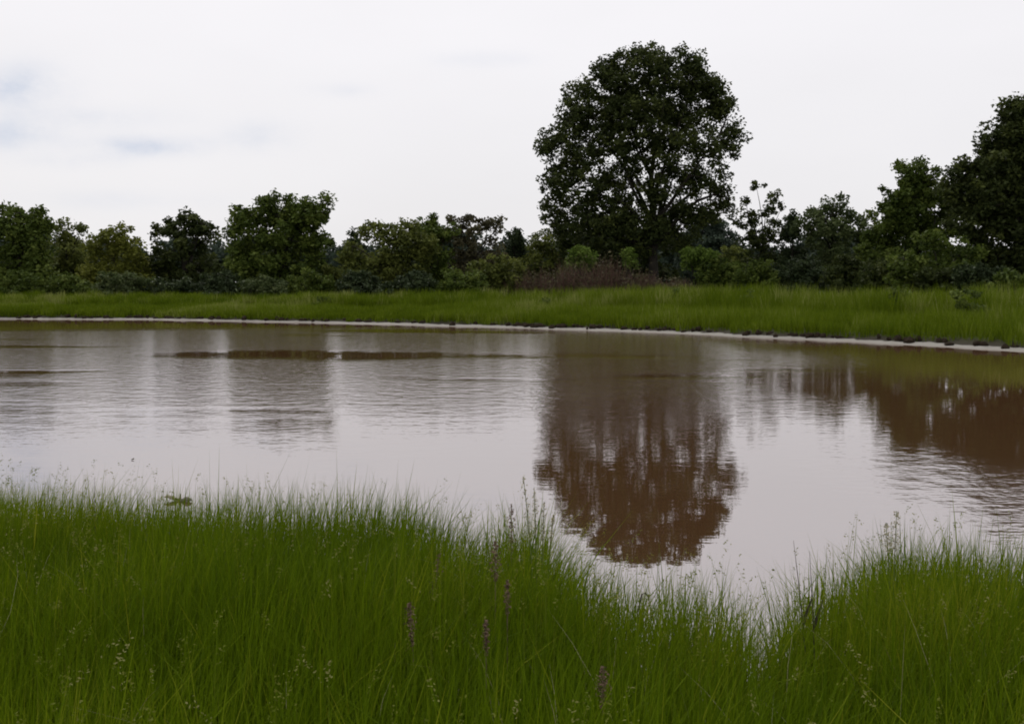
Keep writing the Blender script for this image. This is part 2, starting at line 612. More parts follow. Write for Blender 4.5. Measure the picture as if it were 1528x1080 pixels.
def crown_geo(lobes, D, leaf, cden, per, crad, depth=.8, shell=.45, droop=0.0, spread=0.0, flat=.8, aspect=.6):
    """lobes in photo pixels (cx, cy, rx, ry) at distance D -> clump centres and leaves"""
    px2m = D / F
    cden *= DENS[0]
    per *= DENS[1]
    C, T, LC = [], [], []
    for (cx, cy, rx, ry) in lobes:
        c = P(cx, cy, D)
        mx, mz = rx * px2m, ry * px2m
        my = mx * depth
        c[1] += rng.uniform(-.4, .4) * my + spread * rng.uniform(-1, 1)
        area = math.pi * mx * mz
        n = max(3, int(area * cden))
        d = rng.normal(size=(n, 3)); d /= np.linalg.norm(d, axis=1)[:, None]
        r = rng.uniform(0, 1, n) ** shell
        cc = c + d * r[:, None] * np.array([max(mx - crad * .25, mx * .7), my, max(mz - crad * .25, mz * .7)])
        C.append(cc)
    cc = np.concatenate(C)
    n = len(cc)
    ct = rng.uniform(0, 1, n)
    cr = crad * rng.uniform(.6, 1.25, n)
    k = rng.poisson(per, n) + 4
    idx = np.repeat(np.arange(n), k)
    d = rng.normal(size=(len(idx), 3)); d /= np.linalg.norm(d, axis=1)[:, None]
    r = rng.uniform(0, 1, len(idx)) ** .5
    p = cc[idx] + d * (r * cr[idx])[:, None] * np.array([1, 1, flat])
    p[:, 2] -= droop * rng.uniform(0, 1, len(idx)) * cr[idx]
    v, f = quad_leaves(p, leaf, aspect=aspect, droop=droop * .8)
    tint = np.clip(ct[idx] * .6 + rng.uniform(0, .4, len(idx)), 0, 1)
    return v, f, np.repeat(tint, 4), cc, cr


def limb_path(a, b, sag=.15, n=5):
    a, b = np.asarray(a, float), np.asarray(b, float)
    L = np.linalg.norm(b - a)
    tt = np.linspace(0, 1, n)
    p = a + (b - a) * tt[:, None]
    w = rng.normal(size=3) * L * .06
    p += np.sin(tt * np.pi)[:, None] * (w + np.array([0, 0, sag * L * .4]))
    return p


def tree(name, label, cat, D, lobes, mat, base_px=None, leaf=.32, cden=.9, per=26, crad=.75, trunk_r=.25, group=None,
         limbs=7, twigs=40, base_off=0.0, skirt=True, fork=.35, bark=None, **kw):
    if skirt:
        x0 = min(l[0] - l[2] for l in lobes); x1 = max(l[0] + l[2] for l in lobes)
        low = max(l[1] for l in lobes)
        w = (x1 - x0) / 2
        lobes = lobes + [(x0 + w * .55, 418, w * .5, 24), (x1 - w * .55, 420, w * .5, 22), ((x0 + x1) / 2, (low + 425) / 2, w * .7, 26)]
    v, f, ti, cc, cr = crown_geo(lobes, D, leaf, cden, per, crad, **kw)
    if base_px is None:
        base_px = np.average([l[0] for l in lobes], weights=[l[2] * l[3] for l in lobes])
    bx = (base_px - 764) / F * D
    bz = float(far_z(np.array(bx), np.array(D)))
    root = empty(name, (bx, D, bz), label, cat, group)
    mesh_obj('crown', v, [f], LEAF[mat], root, ti)
    mb = MB()
    base = np.array([bx, D, bz - .15])
    top = cc[np.argsort(cc[:, 2])[-max(3, len(cc) // 10):]].mean(0)
    ztop = bz + (top[2] - bz) * .82
    mid = np.array([bx * .6 + top[0] * .4, D, bz + (ztop - bz) * .55])
    end = np.array([bx * .3 + top[0] * .7, D + (top[1] - D) * .5, ztop])
    pts = []
    for s in np.linspace(0, 1, 9):
        p = (1 - s) ** 2 * base + 2 * s * (1 - s) * mid + s * s * end
        p = p + rng.normal(size=3) * np.array([1, 1, 0]) * trunk_r * .25 * (s > 0)
        pts.append(p)
    pts = np.array(pts)
    rad = trunk_r * np.array([1.45, 1.05, .92, .8, .66, .52, .4, .28, .14])
    mb.tube(pts, rad, 8)
    tips = [pts[4], pts[6]]
    L = lobes if len(lobes) <= limbs else [lobes[i] for i in rng.permutation(len(lobes))[:limbs]]
    for (cx, cy, rx, ry) in L:
        tgt = P(cx, cy, D) + rng.normal(size=3) * rx * D / F * .25
        zrel = (tgt[2] - bz) * rng.uniform(fork, fork + .3)
        i = int(np.argmin(abs(pts[:, 2] - (bz + zrel))))
        i = min(max(i, 2), 7)
        pp = limb_path(pts[i], tgt)
        r0 = rad[i] * .6
        mb.tube(pp, np.linspace(r0, r0 * .22, 5), 6)
        tips += [pp[2], pp[3], pp[4]]
    tips = np.array(tips)
    for j in rng.permutation(len(cc))[:twigs]:
        k = int(np.argmin(np.linalg.norm(tips - cc[j], axis=1)))
        mb.tube(limb_path(tips[k], cc[j], .1, 4), np.linspace(trunk_r * .14, trunk_r * .05, 4), 4)
    mb.build('trunk', bark or M_bark, root)
    return root


G_left = 'trees on the far bank'
# -- the big oak
tree('oak_tree', 'tallest broad dark oak standing alone above the far bank', 'tree', 97,
     [(986, 105, 64, 38), (924, 122, 52, 40), (1037, 122, 37, 40), (870, 146, 33, 32), (883, 190, 57, 45), (955, 180, 67, 50),
      (1032, 180, 52, 45), (1069, 158, 27, 34), (1096, 203, 23, 28), (834, 215, 37, 32), (812, 224, 16, 14), (929, 225, 57, 42),
      (1001, 225, 57, 42), (1063, 225, 41, 34), (867, 250, 49, 38), (924, 275, 52, 36), (1001, 268, 46, 30), (1053, 272, 43, 26),
      (834, 275, 33, 34), (878, 300, 49, 36), (1078, 292, 21, 24), (824, 312, 21, 28), (839, 338, 29, 24), (888, 338, 52, 34),
      (934, 322, 43, 34), (976, 345, 41, 28), (1010, 312, 27, 18), (914, 365, 52, 24), (986, 150, 62, 40), (919, 160, 52, 40), (1035, 98, 26, 24), (955, 92, 45, 24), (902, 104, 32, 26), (858, 165, 28, 34), (1060, 128, 24, 26), (1076, 160, 20, 28), (975, 295, 30, 26), (965, 360, 34, 26), (1020, 360, 30, 22), (1030, 325, 34, 26), (1062, 318, 28, 22), (925, 335, 40, 26), (1000, 330, 30, 26), (1086, 310, 10, 10)],
     'oak', base_px=976, leaf=.31, cden=1.0, per=20, crad=.72, trunk_r=.42, limbs=20, twigs=150, fork=.3, skirt=False, group=G_left,
     depth=.9, shell=.5)
tree('oak_tree', 'dark leafy tree growing close behind the left side of the tallest oak', 'tree', 104,
     [(905, 350, 55, 35), (860, 360, 45, 28), (945, 375, 40, 25), (1005, 362, 30, 22)],
     'oak', base_px=904, leaf=.42, cden=.8, per=20, crad=.76, trunk_r=.36, limbs=4, group=G_left)
# -- left row
tree('broadleaf_tree', 'leftmost dark olive tree on the far bank with a loose sprig on top', 'tree', 98,
     [(10, 345, 45, 40), (45, 362, 38, 38), (58, 318, 12, 10), (20, 395, 50, 38), (62, 400, 28, 35), (68, 340, 10, 12), (62, 335, 16, 16), (35, 325, 24, 18)],
     'green', leaf=.36, cden=1.0, per=24, crad=.75, trunk_r=.3, group=G_left)
tree('broadleaf_tree', 'rounded olive tree right of the leftmost tree', 'tree', 106,
     [(103, 347, 28, 20), (98, 380, 36, 32), (110, 410, 38, 28)],
     'olive', leaf=.36, cden=1.0, per=22, crad=.75, trunk_r=.28, group=G_left)
tree('broadleaf_tree', 'yellowish olive tree next to the dark gappy oak on the left', 'tree', 102,
     [(178, 352, 32, 20), (150, 372, 32, 26), (195, 378, 28, 30), (165, 410, 50, 30), (205, 415, 25, 26)],
     'yellow', leaf=.34, cden=.95, per=22, crad=.7, trunk_r=.28, group=G_left)
tree('oak_tree', 'dark oak with sky showing through its top, left of the big bushy tree', 'tree', 104,
     [(278, 328, 30, 14), (245, 345, 22, 13), (308, 345, 18, 14), (270, 370, 45, 20), (290, 398, 50, 30), (240, 395, 25, 30), (285, 425, 50, 18), (278, 343, 38, 15), (262, 336, 18, 14), (300, 350, 24, 18)],
     'oak', leaf=.38, cden=.8, per=22, crad=.65, trunk_r=.34, group=G_left, limbs=7, twigs=60)
tree('broadleaf_tree', 'big bushy green tree with a branch poking out at its top right', 'tree', 92,
     [(420, 315, 55, 30), (378, 330, 35, 28), (468, 320, 26, 26), (415, 360, 72, 38), (470, 365, 28, 35), (355, 372, 24, 36),
      (415, 400, 72, 38), (490, 296, 9, 10), (482, 310, 10, 12)],
     'green', leaf=.34, cden=1.1, per=26, crad=.7, trunk_r=.36, group=G_left, limbs=9, twigs=60)
tree('cedar_tree', 'small dark cedar peeking out between the bushy tree and the broad shrubby tree', 'tree', 108,
     [(526, 356, 12, 12), (526, 370, 17, 14), (525, 385, 22, 22), (525, 410, 26, 18)],
     'cedar', leaf=.3, cden=1.8, per=26, crad=.6, trunk_r=.2, group=G_left, depth=1.0)
tree('broadleaf_tree', 'broad shrubby tree with a green top right of the bushy tree', 'tree', 88,
     [(560, 345, 28, 18), (605, 350, 40, 26), (525, 385, 32, 26), (575, 385, 48, 32), (630, 370, 30, 30), (560, 415, 60, 26)],
     'olive', leaf=.32, cden=1.05, per=24, crad=.65, trunk_r=.24, group=G_left)
tree('broadleaf_tree', 'green tree with light leafy crown beside the brown topped tree', 'tree', 90,
     [(640, 338, 26, 20), (655, 350, 30, 24), (640, 385, 40, 34), (650, 415, 40, 25)],
     'green', leaf=.32, cden=1.0, per=23, crad=.62, trunk_r=.24, group=G_left)
tree('broadleaf_tree', 'brownish tree with ragged pointed twigs on top, left of the tallest oak', 'tree', 91,
     [(690, 328, 30, 15), (728, 332, 26, 16), (745, 345, 12, 12), (700, 355, 46, 26), (730, 385, 34, 26), (690, 400, 40, 36), (735, 412, 40, 20)],
     'brown', leaf=.32, cden=.85, per=20, crad=.55, trunk_r=.24, group=G_left, twigs=90)
tree('cedar_tree', 'small rounded dark cedar left of the tallest oak', 'tree', 114,
     [(769, 352, 13, 13), (769, 366, 18, 14), (770, 380, 24, 22), (772, 408, 28, 18)],
     'cedar', leaf=.3, cden=1.8, per=26, crad=.6, trunk_r=.2, group=G_left, depth=1.0)
tree('broadleaf_tree', 'low olive tree filling the space under the left edge of the tallest oak', 'tree', 112,
     [(805, 362, 28, 18), (830, 375, 36, 24), (800, 398, 40, 24), (845, 405, 35, 20)],
     'olive', leaf=.34, cden=1.0, per=22, crad=.65, trunk_r=.24, group=G_left)
# -- right row
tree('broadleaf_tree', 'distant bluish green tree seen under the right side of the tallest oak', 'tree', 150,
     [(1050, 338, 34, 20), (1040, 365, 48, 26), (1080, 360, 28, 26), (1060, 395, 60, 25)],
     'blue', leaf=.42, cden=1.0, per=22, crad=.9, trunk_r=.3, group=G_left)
tree('sapling', 'thin open crowned tree with sky between its leaves, right of the tallest oak', 'tree', 104,
     [(1130, 280, 18, 10), (1112, 300, 12, 10), (1155, 292, 16, 12), (1140, 312, 24, 12), (1165, 310, 10, 10), (1128, 330, 28, 14), (1150, 350, 34, 20), (1140, 380, 40, 24), (1108, 325, 22, 16), (1168, 340, 24, 18), (1120, 352, 36, 20)],
     'oak', leaf=.32, cden=.85, per=15, crad=.5, trunk_r=.2, group=G_left, twigs=60, limbs=8)
tree('cedar_tree', 'pointed dark cedar between the open crowned tree and the grey green tree', 'tree', 101,
     [(1182, 325, 8, 14), (1182, 338, 12, 14), (1182, 350, 16, 18), (1184, 380, 24, 22), (1184, 405, 28, 18)],
     'cedar', leaf=.3, cden=1.8, per=26, crad=.55, trunk_r=.2, group=G_left, depth=1.0)
tree('broadleaf_tree', 'grey green tree with a small topknot right of the pointed cedar', 'tree', 97,
     [(1246, 302, 18, 13), (1243, 318, 26, 14), (1215, 322, 20, 14), (1265, 318, 16, 14), (1240, 340, 40, 22), (1208, 340, 28, 20), (1278, 340, 26, 20), (1292, 362, 28, 24), (1240, 375, 48, 30), (1245, 405, 50, 26)],
     'grey', leaf=.34, cden=.95, per=22, crad=.62, trunk_r=.27, group=G_left)
tree('broadleaf_tree', 'feathery rounded tree left of the huge tree at the right edge', 'tree', 84,
     [(1372, 262, 38, 28), (1335, 295, 30, 26), (1385, 300, 48, 34), (1330, 335, 42, 34), (1385, 345, 55, 36), (1310, 370, 35, 34), (1370, 390, 70, 34), (1380, 280, 30, 30), (1350, 320, 40, 30), (1420, 300, 24, 30)],
     'green', leaf=.3, cden=1.5, per=26, crad=.6, trunk_r=.3, group=G_left, limbs=7, twigs=60)
tree('broadleaf_tree', 'huge dark tree rising at the right edge of the far bank', 'tree', 74,
     [(1525, 185, 48, 38), (1490, 215, 32, 36), (1440, 258, 34, 24), (1422, 285, 24, 26), (1445, 305, 34, 34), (1510, 250, 55, 45), (1470, 300, 50, 42), (1560, 230, 60, 70),
      (1440, 345, 36, 36), (1500, 345, 55, 40), (1560, 340, 60, 60), (1470, 390, 55, 30), (1540, 395, 60, 30), (1620, 280, 60, 90), (1510, 300, 50, 40), (1480, 260, 40, 40), (1530, 215, 40, 40), (1515, 165, 26, 22)],
     'oak', base_px=1515, leaf=.3, cden=1.5, per=26, crad=.62, trunk_r=.42, group=G_left, limbs=11, twigs=80)
tree('broadleaf_tree', 'low leafy tree with layered fronds below the feathery tree', 'tree', 70,
     [(1400, 360, 40, 22), (1355, 395, 45, 22), (1420, 400, 45, 24), (1450, 380, 30, 20)],
     'green', leaf=.27, cden=1.3, per=24, crad=.5, trunk_r=.16, group=G_left)
# just outside the frame
tree('broadleaf_tree', 'olive tree beyond the left end of the view', 'tree', 100,
     [(-60, 345, 45, 40), (-110, 350, 50, 45), (-80, 395, 80, 40)], 'olive', leaf=.36, cden=1.0, per=22, crad=.75, trunk_r=.3, group=G_left)
tree('broadleaf_tree', 'dark tree beyond the right end of the view', 'tree', 66,
     [(1720, 250, 70, 60), (1780, 300, 70, 70), (1700, 350, 80, 60), (1780, 390, 80, 40)], 'oak', leaf=.3, cden=1.1, per=24, crad=.65, trunk_r=.35, group=G_left)

# -- shrubs
G_sh = 'shrubs under the trees on the far bank'
shrubs = [
    (30, 425, 45, 16, 93, 'green', 'dark shrub under the leftmost tree'),
    (105, 428, 40, 15, 93, 'green', 'low green shrub under the rounded olive tree'),
    (185, 428, 45, 18, 90, 'grey', 'grey green shrub mound at the edge of the grass on the left'),
    (265, 432, 40, 14, 92, 'cedar', 'dark shrub under the gappy oak'),
    (330, 428, 30, 20, 88, 'cedar', 'dark shrub at the left foot of the bushy tree'),
    (400, 430, 42, 14, 86, 'grey', 'low green shrub in front of the bushy tree'),
    (470, 426, 36, 18, 86, 'green', 'dark green shrub at the right foot of the bushy tree'),
    (503, 418, 26, 20, 90, 'olive', 'olive shrub filling the dip right of the bushy tree'),
    (545, 426, 40, 16, 84, 'cedar', 'dark shrub under the broad shrubby tree'),
    (620, 424, 40, 16, 83, 'cedar', 'dark shrub below the light leafy tree'),
    (690, 420, 36, 14, 82, 'green', 'green shrub under the brown topped tree'),
    (740, 408, 40, 22, 84, 'olive', 'olive shrub beside the brown brush'),
    (868, 384, 22, 12, 93, 'bright', 'bright green bush under the left side of the tallest oak'),
    (940, 384, 13, 12, 93, 'bright', 'small bright green bush seen between the two trunks'),
    (1045, 382, 30, 12, 93, 'bright', 'bright green bush right of the big trunk'),
    (1090, 385, 30, 14, 118, 'olive', 'olive bush beyond the brown brush on the right'),
    (1075, 410, 36, 20, 92, 'green', 'green bush just right of the brown brush'),
    (1135, 412, 40, 18, 88, 'green', 'leafy green bush under the open crowned tree'),
    (1200, 408, 36, 20, 86, 'cedar', 'dark bush under the pointed cedar'),
    (1265, 405, 40, 22, 80, 'oak', 'dark bush under the grey green tree'),
    (1325, 410, 36, 20, 74, 'oak', 'dark bush at the foot of the feathery tree'),
    (1400, 418, 36, 16, 68, 'oak', 'dark bush under the low fronds'),
    (1460, 415, 36, 18, 66, 'cedar', 'nearly black bush under the huge right tree'),
    (1512, 425, 34, 16, 60, 'green', 'green bush at the right edge of the far bank'),
]
for (cx, cy, rx, ry, D, mat, lab) in shrubs:
    ry *= 1.3
    rx *= 1.1
    lob = [(cx - rx * .4, cy, rx * .6, ry), (cx + rx * .4, cy + 2, rx * .6, ry * .9), (cx, cy - ry * .3, rx * .5, ry * .8), (cx, cy + ry * .6, rx, ry * .8)]
    v, f, ti, cc, cr = crown_geo(lob, D, .26, 1.9, 22, .45, depth=1.0)
    bx = (cx - 764) / F * D
    bz = float(far_z(np.array(bx), np.array(float(D))))
    r = empty('shrub', (bx, D, bz), lab, 'shrub', G_sh)
    v[:, 2] = np.maximum(v[:, 2], bz - .05)
    mesh_obj('foliage', v, [f], LEAF[mat], r, ti)
    mb = MB()
    for j in rng.permutation(len(cc))[:14]:
        mb.tube(limb_path((bx + rng.normal() * .15, D + rng.normal() * .15, bz - .1), cc[j], .1, 4), np.linspace(.045, .012, 4), 5)
    mb.build('stems', M_bark, r)

# dark weeds standing in the marsh grass
G_w = 'dark weed clumps in the marsh grass'
for (cx, cy, rx, ry, D, lab) in [(1117, 440, 13, 11, 62, 'dark weed clump in the marsh grass below the open crowned tree'),
                                 (815, 449, 8, 6, 66, 'small dark weed clump in the marsh grass below the brown brush'),
                                 (1010, 436, 12, 8, 66, 'low weed clump in the marsh grass right of the main oak trunk'),
                                 (485, 448, 18, 6, 74, 'flat weed clump at the top of the marsh grass on the left'),
                                 (1340, 436, 16, 10, 52, 'dark green weed clump in the marsh grass below the feathery tree'),
                                 (1445, 440, 22, 12, 46, 'broad leafy weed clump in the marsh grass near the right edge')]:
    v, f, ti, cc, cr = crown_geo([(cx, cy, rx, ry), (cx - rx * .3, cy + ry, rx, ry), (cx + rx * .3, cy + ry * 1.6, rx, ry)], D, .16, 2.5, 20, .3, depth=1.0)
    bx = (cx - 764) / F * D
    bz = float(far_z(np.array(bx), np.array(float(D))))
    r = empty('weed_clump', (bx, D, bz), lab, 'weed', G_w)
    v[:, 2] = np.maximum(v[:, 2], bz - .05)
    mesh_obj('foliage', v, [f], LEAF['green'], r, ti)
    mb = MB()
    for j in rng.permutation(len(cc))[:10]:
        mb.tube(limb_path((bx + rng.normal() * .1, D + rng.normal() * .1, bz - .1), cc[j], .1, 4), np.linspace(.02, .006, 4), 5)
    mb.build('stems', M_greenstem, r)

# brown twiggy brush
G_br = 'patches of red brown brush'
brush = [(800, 416, 30, 20, 84, 'leftmost patch of red brown brush, beside the olive shrub'),
         (850, 414, 34, 22, 82, 'tall red brown brush below the bright green bush'),
         (905, 416, 34, 24, 80, 'red brown brush in front of the left trunk of the oak'),
         (955, 421, 28, 17, 79, 'dusky brown brush in front of the main oak trunk'),
         (1005, 424, 24, 13, 78, 'rightmost dusky brush, beside the green bush')]
for (cx, cy, rx, ry, D, lab) in brush:
    bx = (cx - 764) / F * D
    bz = float(far_z(np.array(bx), np.array(float(D))))
    r = empty('brush', (bx, D, bz), lab, 'brush', G_br)
    n = 900
    w = rx * D / F * 1.15
    root = np.stack([bx + rng.uniform(-w, w, n), D + rng.uniform(-1.5, 1.5, n), np.full(n, bz)], 1)
    top = P(cx, cy - ry, D)[2] - bz
    h = top * rng.uniform(.45, 1.1, n) * (1 + .35 * fnoise(root[:, 0], root[:, 1], cx, 3, 1.3)) * (1 - .35 * ((root[:, 0] - bx) / w) ** 2)
    v, q, t = blades(root, h, np.full(n, .035), rng.normal(0, .32, n), rng.uniform(0, 6.28, n), rng.uniform(0, .3, n))
    mesh_obj('twigs', v, [q, t], M_twig, r)
    c = root.copy(); c[:, 2] += h * rng.uniform(.4, 1, n); c[:, :2] += rng.normal(0, .15, (n, 2))
    v, f = quad_leaves(c, .22)
    mesh_obj('leaves', v, [f], LEAF['brown'], r, np.repeat(rng.uniform(0, 1, n), 4))

# far wood closing the view between the trees
lobes = []
for px in range(-420, 1960, 45):
    hgt = 34 + 9 * math.sin(px * .021) + random.uniform(-5, 8)
    lobes.append((px + random.uniform(-15, 15), 410 - hgt * .5, 42, 16 + hgt * .6))
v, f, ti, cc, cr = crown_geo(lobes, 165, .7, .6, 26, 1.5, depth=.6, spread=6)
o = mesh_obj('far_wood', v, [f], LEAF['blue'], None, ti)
prop(o, 'low dark wood far behind the trees of the far bank', 'wood', kind='stuff')


# ------------------------------------------------------------------ far marsh grass
def far_grass():
    n = 420000
    x = rng.uniform(-62, 34, n)
    s = rng.uniform(0, 1, n) ** 1.5 * 30 + .3
    k = far_k(x)
    y = far_y(x) + s * k
    keep = (np.abs(x / y) < .62) & (s * k < 45)
    x, y, s = x[keep], y[keep], s[keep]
    edge = fnoise(x, y, 21, 3, 1.5)
    s = far_s(x, y)
    keep = s > .88 + edge * .28
    x, y, s, edge = x[keep], y[keep], s[keep], edge[keep]
    n = len(x)
    z = far_z(x, y) - .04
    pn = fnoise(x, y, 22, 4, .25)
    tuft = fnoise(x, y, 23, 3, 1.1)
    h = (.79 + .2 * pn + .24 * tuft) * rng.uniform(.6, 1.15, n)
    h *= np.interp(x, [-60, -20, 0, 8, 16, 30], [.75, .8, 1.0, 1.12, 1.25, 1.25])
    h *= np.clip(.6 + s * .12, .6, 1)
    # taller tussocks with their own tone
    nt = 1200
    tx = rng.uniform(-60, 32, nt); ts = rng.uniform(.4, 1, nt) ** 1.2 * 16 + 1.6
    ty = far_y(tx) + ts * far_k(tx)
    m_ = rng.integers(0, nt, 120000)
    x = np.concatenate([x, tx[m_] + rng.normal(0, .28, 120000)])
    y = np.concatenate([y, ty[m_] + rng.normal(0, .28, 120000)])
    th = rng.uniform(.9, 1.5, nt) * np.interp(tx, [-60, -20, 0, 8, 16, 30], [.8, .85, 1.05, 1.2, 1.3, 1.3])
    h = np.concatenate([h, th[m_] * rng.uniform(.55, 1.1, 120000)])
    z = far_z(x, y) - .04
    shift = np.concatenate([np.zeros(n), rng.normal(0, .28, nt)[m_]])
    tuft = fnoise(x, y, 23, 3, 1.1)
    n = len(x)
    w = rng.uniform(.012, .026, n) * np.interp(y, [35, 90], [1.0, 2.0])
    v, q, t = blades(np.stack([x, y, z], 1), h, w, np.abs(rng.normal(0, .14, n)), rng.uniform(0, 6.28, n), rng.uniform(0, .3, n))
    tint = np.clip(.42 + .36 * fnoise(x, y, 24, 4, .3) + .12 * tuft + shift + rng.normal(0, .17, n), 0, 1)
    o = mesh_obj('marsh_grass', v, [q, t], M_fargrass, None, np.repeat(tint, 7))
    prop(o, 'band of bright green marsh grass along the far bank', 'grass', kind='stuff')


far_grass()


# dark peat lumps along the mud strip
def lump(x, y, z, r, seed):
    rr = np.random.default_rng(seed)
    nu, nv = 9, 6
    vs = []
    for j in range(nv + 1):
        th = math.pi * j / nv
        for i in range(nu):
            ph = 2 * math.pi * i / nu
            d = np.array([math.sin(th) * math.cos(ph), math.sin(th) * math.sin(ph), math.cos(th)])
            k = 1 + .28 * math.sin(3 * ph + seed) * math.sin(th) + rr.uniform(-.16, .16)
            vs.append(np.array([x, y, z]) + d * r * k)
    q = []
    for j in range(nv):
        for i in range(nu):
            q.append((j * nu + i, (j + 1) * nu + i, (j + 1) * nu + (i + 1) % nu, j * nu + (i + 1) % nu))
    return np.array(vs), q


lx = np.concatenate([rng.uniform(-38, 0, 60), rng.uniform(0, 19, 75)])
for i, x in enumerate(sorted(lx)):
    want = rng.uniform(.72, 1.0) if i % 5 else rng.uniform(.35, .7)
    ss = np.linspace(0, 2.5, 60)
    yy = float(far_y(x)) + ss * float(far_k(x))
    y = float(yy[int(np.argmax(far_s(np.full(60, x), yy) > want))])
    z = float(far_z(np.array(x), np.array(y)))
    r = np.array([rng.uniform(.05, .2) * (1.0 if y < 55 else 1.5), rng.uniform(.08, .18), rng.uniform(.05, .17)])
    mb = MB()
    v, q = lump(0, 0, 0, r, i)
    mb.add(v, q)
    mb.v = [mb.v[0] + np.array([x, y, z + .03])]
    o = mb.build('peat_lump', M_clump)
    prop(o, 'small dark peat lump on the pale mud below the far bank grass', 'peat lump',
         'peat lumps along the far water edge')
p = P(676, 486, K / (487 - 425) + .5)
mb = MB(); v, q = lump(p[0], p[1], .07, np.array([.17, .15, .09]), 99); mb.add(v, q)
prop(mb.build('rock', M_rock), 'single rounded grey rock on the pale mud of the far bank', 'rock')


# ------------------------------------------------------------------ foreground grass
def near_grass():
    n = 330000
    x = rng.uniform(-8.5, 7.5, n)
    y = rng.uniform(1.3, 9.6, n)
    e = near_y(x)
    s = y - e
    edge_n = fnoise(x, y, 31, 3, 3.0)
    dens = np.clip((-s + .48 + edge_n * .22) / .6, .0, 1) ** 1.3
    dens = np.where(s > .75, 0, np.maximum(dens, .05 * (s < .7)))
    keep = (rng.uniform(0, 1, n) < dens) & (np.abs(x) < y * .62 + .9)
    x, y, s = x[keep], y[keep], s[keep]
    n = len(x)
    z = np.maximum(near_z(x, y), -.25) - .02
    big = fnoise(x, y, 32, 3, 1.0)
    tuft = fnoise(x, y, 33, 3, 3.5)
    h = (.73 + .09 * big + .10 * tuft) * rng.uniform(.62, 1.14, n)
    h += np.where(rng.uniform(0, 1, n) < .035, rng.uniform(.05, .22, n), 0)
    w = rng.uniform(.003, .007, n) * np.where(rng.uniform(0, 1, n) < .12, 1.7, 1.0)
    wind = 0.35 + fnoise(x, y, 36, 2, .6)
    az = wind + rng.normal(0, 1.5, n)
    v, q, t = blades(np.stack([x, y, z], 1), h, w, np.abs(rng.normal(0, .15, n)), az, np.abs(rng.normal(0, .28, n)))
    tint = np.clip(.40 + .24 * fnoise(x, y, 34, 4, 1.2) - .02 * x + rng.normal(0, .2, n) + .2 * tuft, 0, 1)
    o = mesh_obj('meadow_grass', v, [q, t], M_grass, None, np.repeat(tint, 7))
    prop(o, 'tall green grass covering the near bank', 'grass', kind='stuff')
    # green seed heads nodding over the blades
    n = 9500
    x = rng.uniform(-7.5, 6.5, n); y = rng.uniform(2.4, 8.4, n)
    pn = fnoise(x, y, 37, 3, 1.1) - .10 * x - .03
    keep = (y - near_y(x) < -.15) & (rng.uniform(0, 1, n) < np.clip(.25 + .6 * pn, .04, 1))
    x, y = x[keep], y[keep]
    n = len(x)
    g = near_z(x, y)
    tip = g + rng.uniform(.56, .84, n)
    az = rng.uniform(0, 6.28, n)
    ns = 15
    u = rng.uniform(0, 1, (n, ns))
    L = rng.uniform(.06, .15, n)[:, None]
    bend = rng.uniform(.1, .9, n)[:, None]
    cx = x[:, None] + np.cos(az)[:, None] * bend * L * u + rng.normal(0, .007, (n, ns))
    cy = y[:, None] + np.sin(az)[:, None] * bend * L * u + rng.normal(0, .007, (n, ns))
    cz = tip[:, None] + L * (u - .5 * bend * u * u) + rng.normal(0, .006, (n, ns))
    v1, f1 = quad_leaves(np.stack([cx, cy, cz], -1).reshape(-1, 3), .012, aspect=.45)
    tn = np.repeat(rng.uniform(0, 1, n), ns * 4)
    v2, q2, t2 = blades(np.stack([x, y, g + .2], 1), tip - g - .18, np.full(n, .003), np.zeros(n), az, np.zeros(n))
    o = mesh_obj('seeding_grass', np.concatenate([v1, v2]), [f1, q2 + len(v1), t2 + len(v1)], M_seed, None,
                 np.concatenate([tn, np.full(len(v2), .1)]))
    prop(o, 'soft olive seed heads standing among the near grass blades', 'grass', kind='stuff')
    # dry blades and seed wisps mixed in
    n = 1300
    x = rng.uniform(-7, 6, n); y = rng.uniform(2.5, 8.2, n)
    s = y - near_y(x)
    pn = fnoise(x, y, 35, 3, 1.3)
    keep = (s < -.05) & (rng.uniform(0, 1, n) < .5 + .6 * pn)
    x, y = x[keep], y[keep]
    n = len(x)
    z = near_z(x, y) + rng.uniform(.1, .4, n)
    h = rng.uniform(.3, .58, n)
    v, q, t = blades(np.stack([x, y, z], 1), h, rng.uniform(.002, .0035, n), rng.normal(0, .3, n), rng.uniform(0, 6.28, n), rng.uniform(.1, .9, n))
    o = mesh_obj('dry_grass', v, [q, t], M_dead, None, np.repeat(rng.uniform(0, 1, n), 7))
    prop(o, 'pale dry blades scattered through the near grass', 'dry grass', kind='stuff')


near_grass()


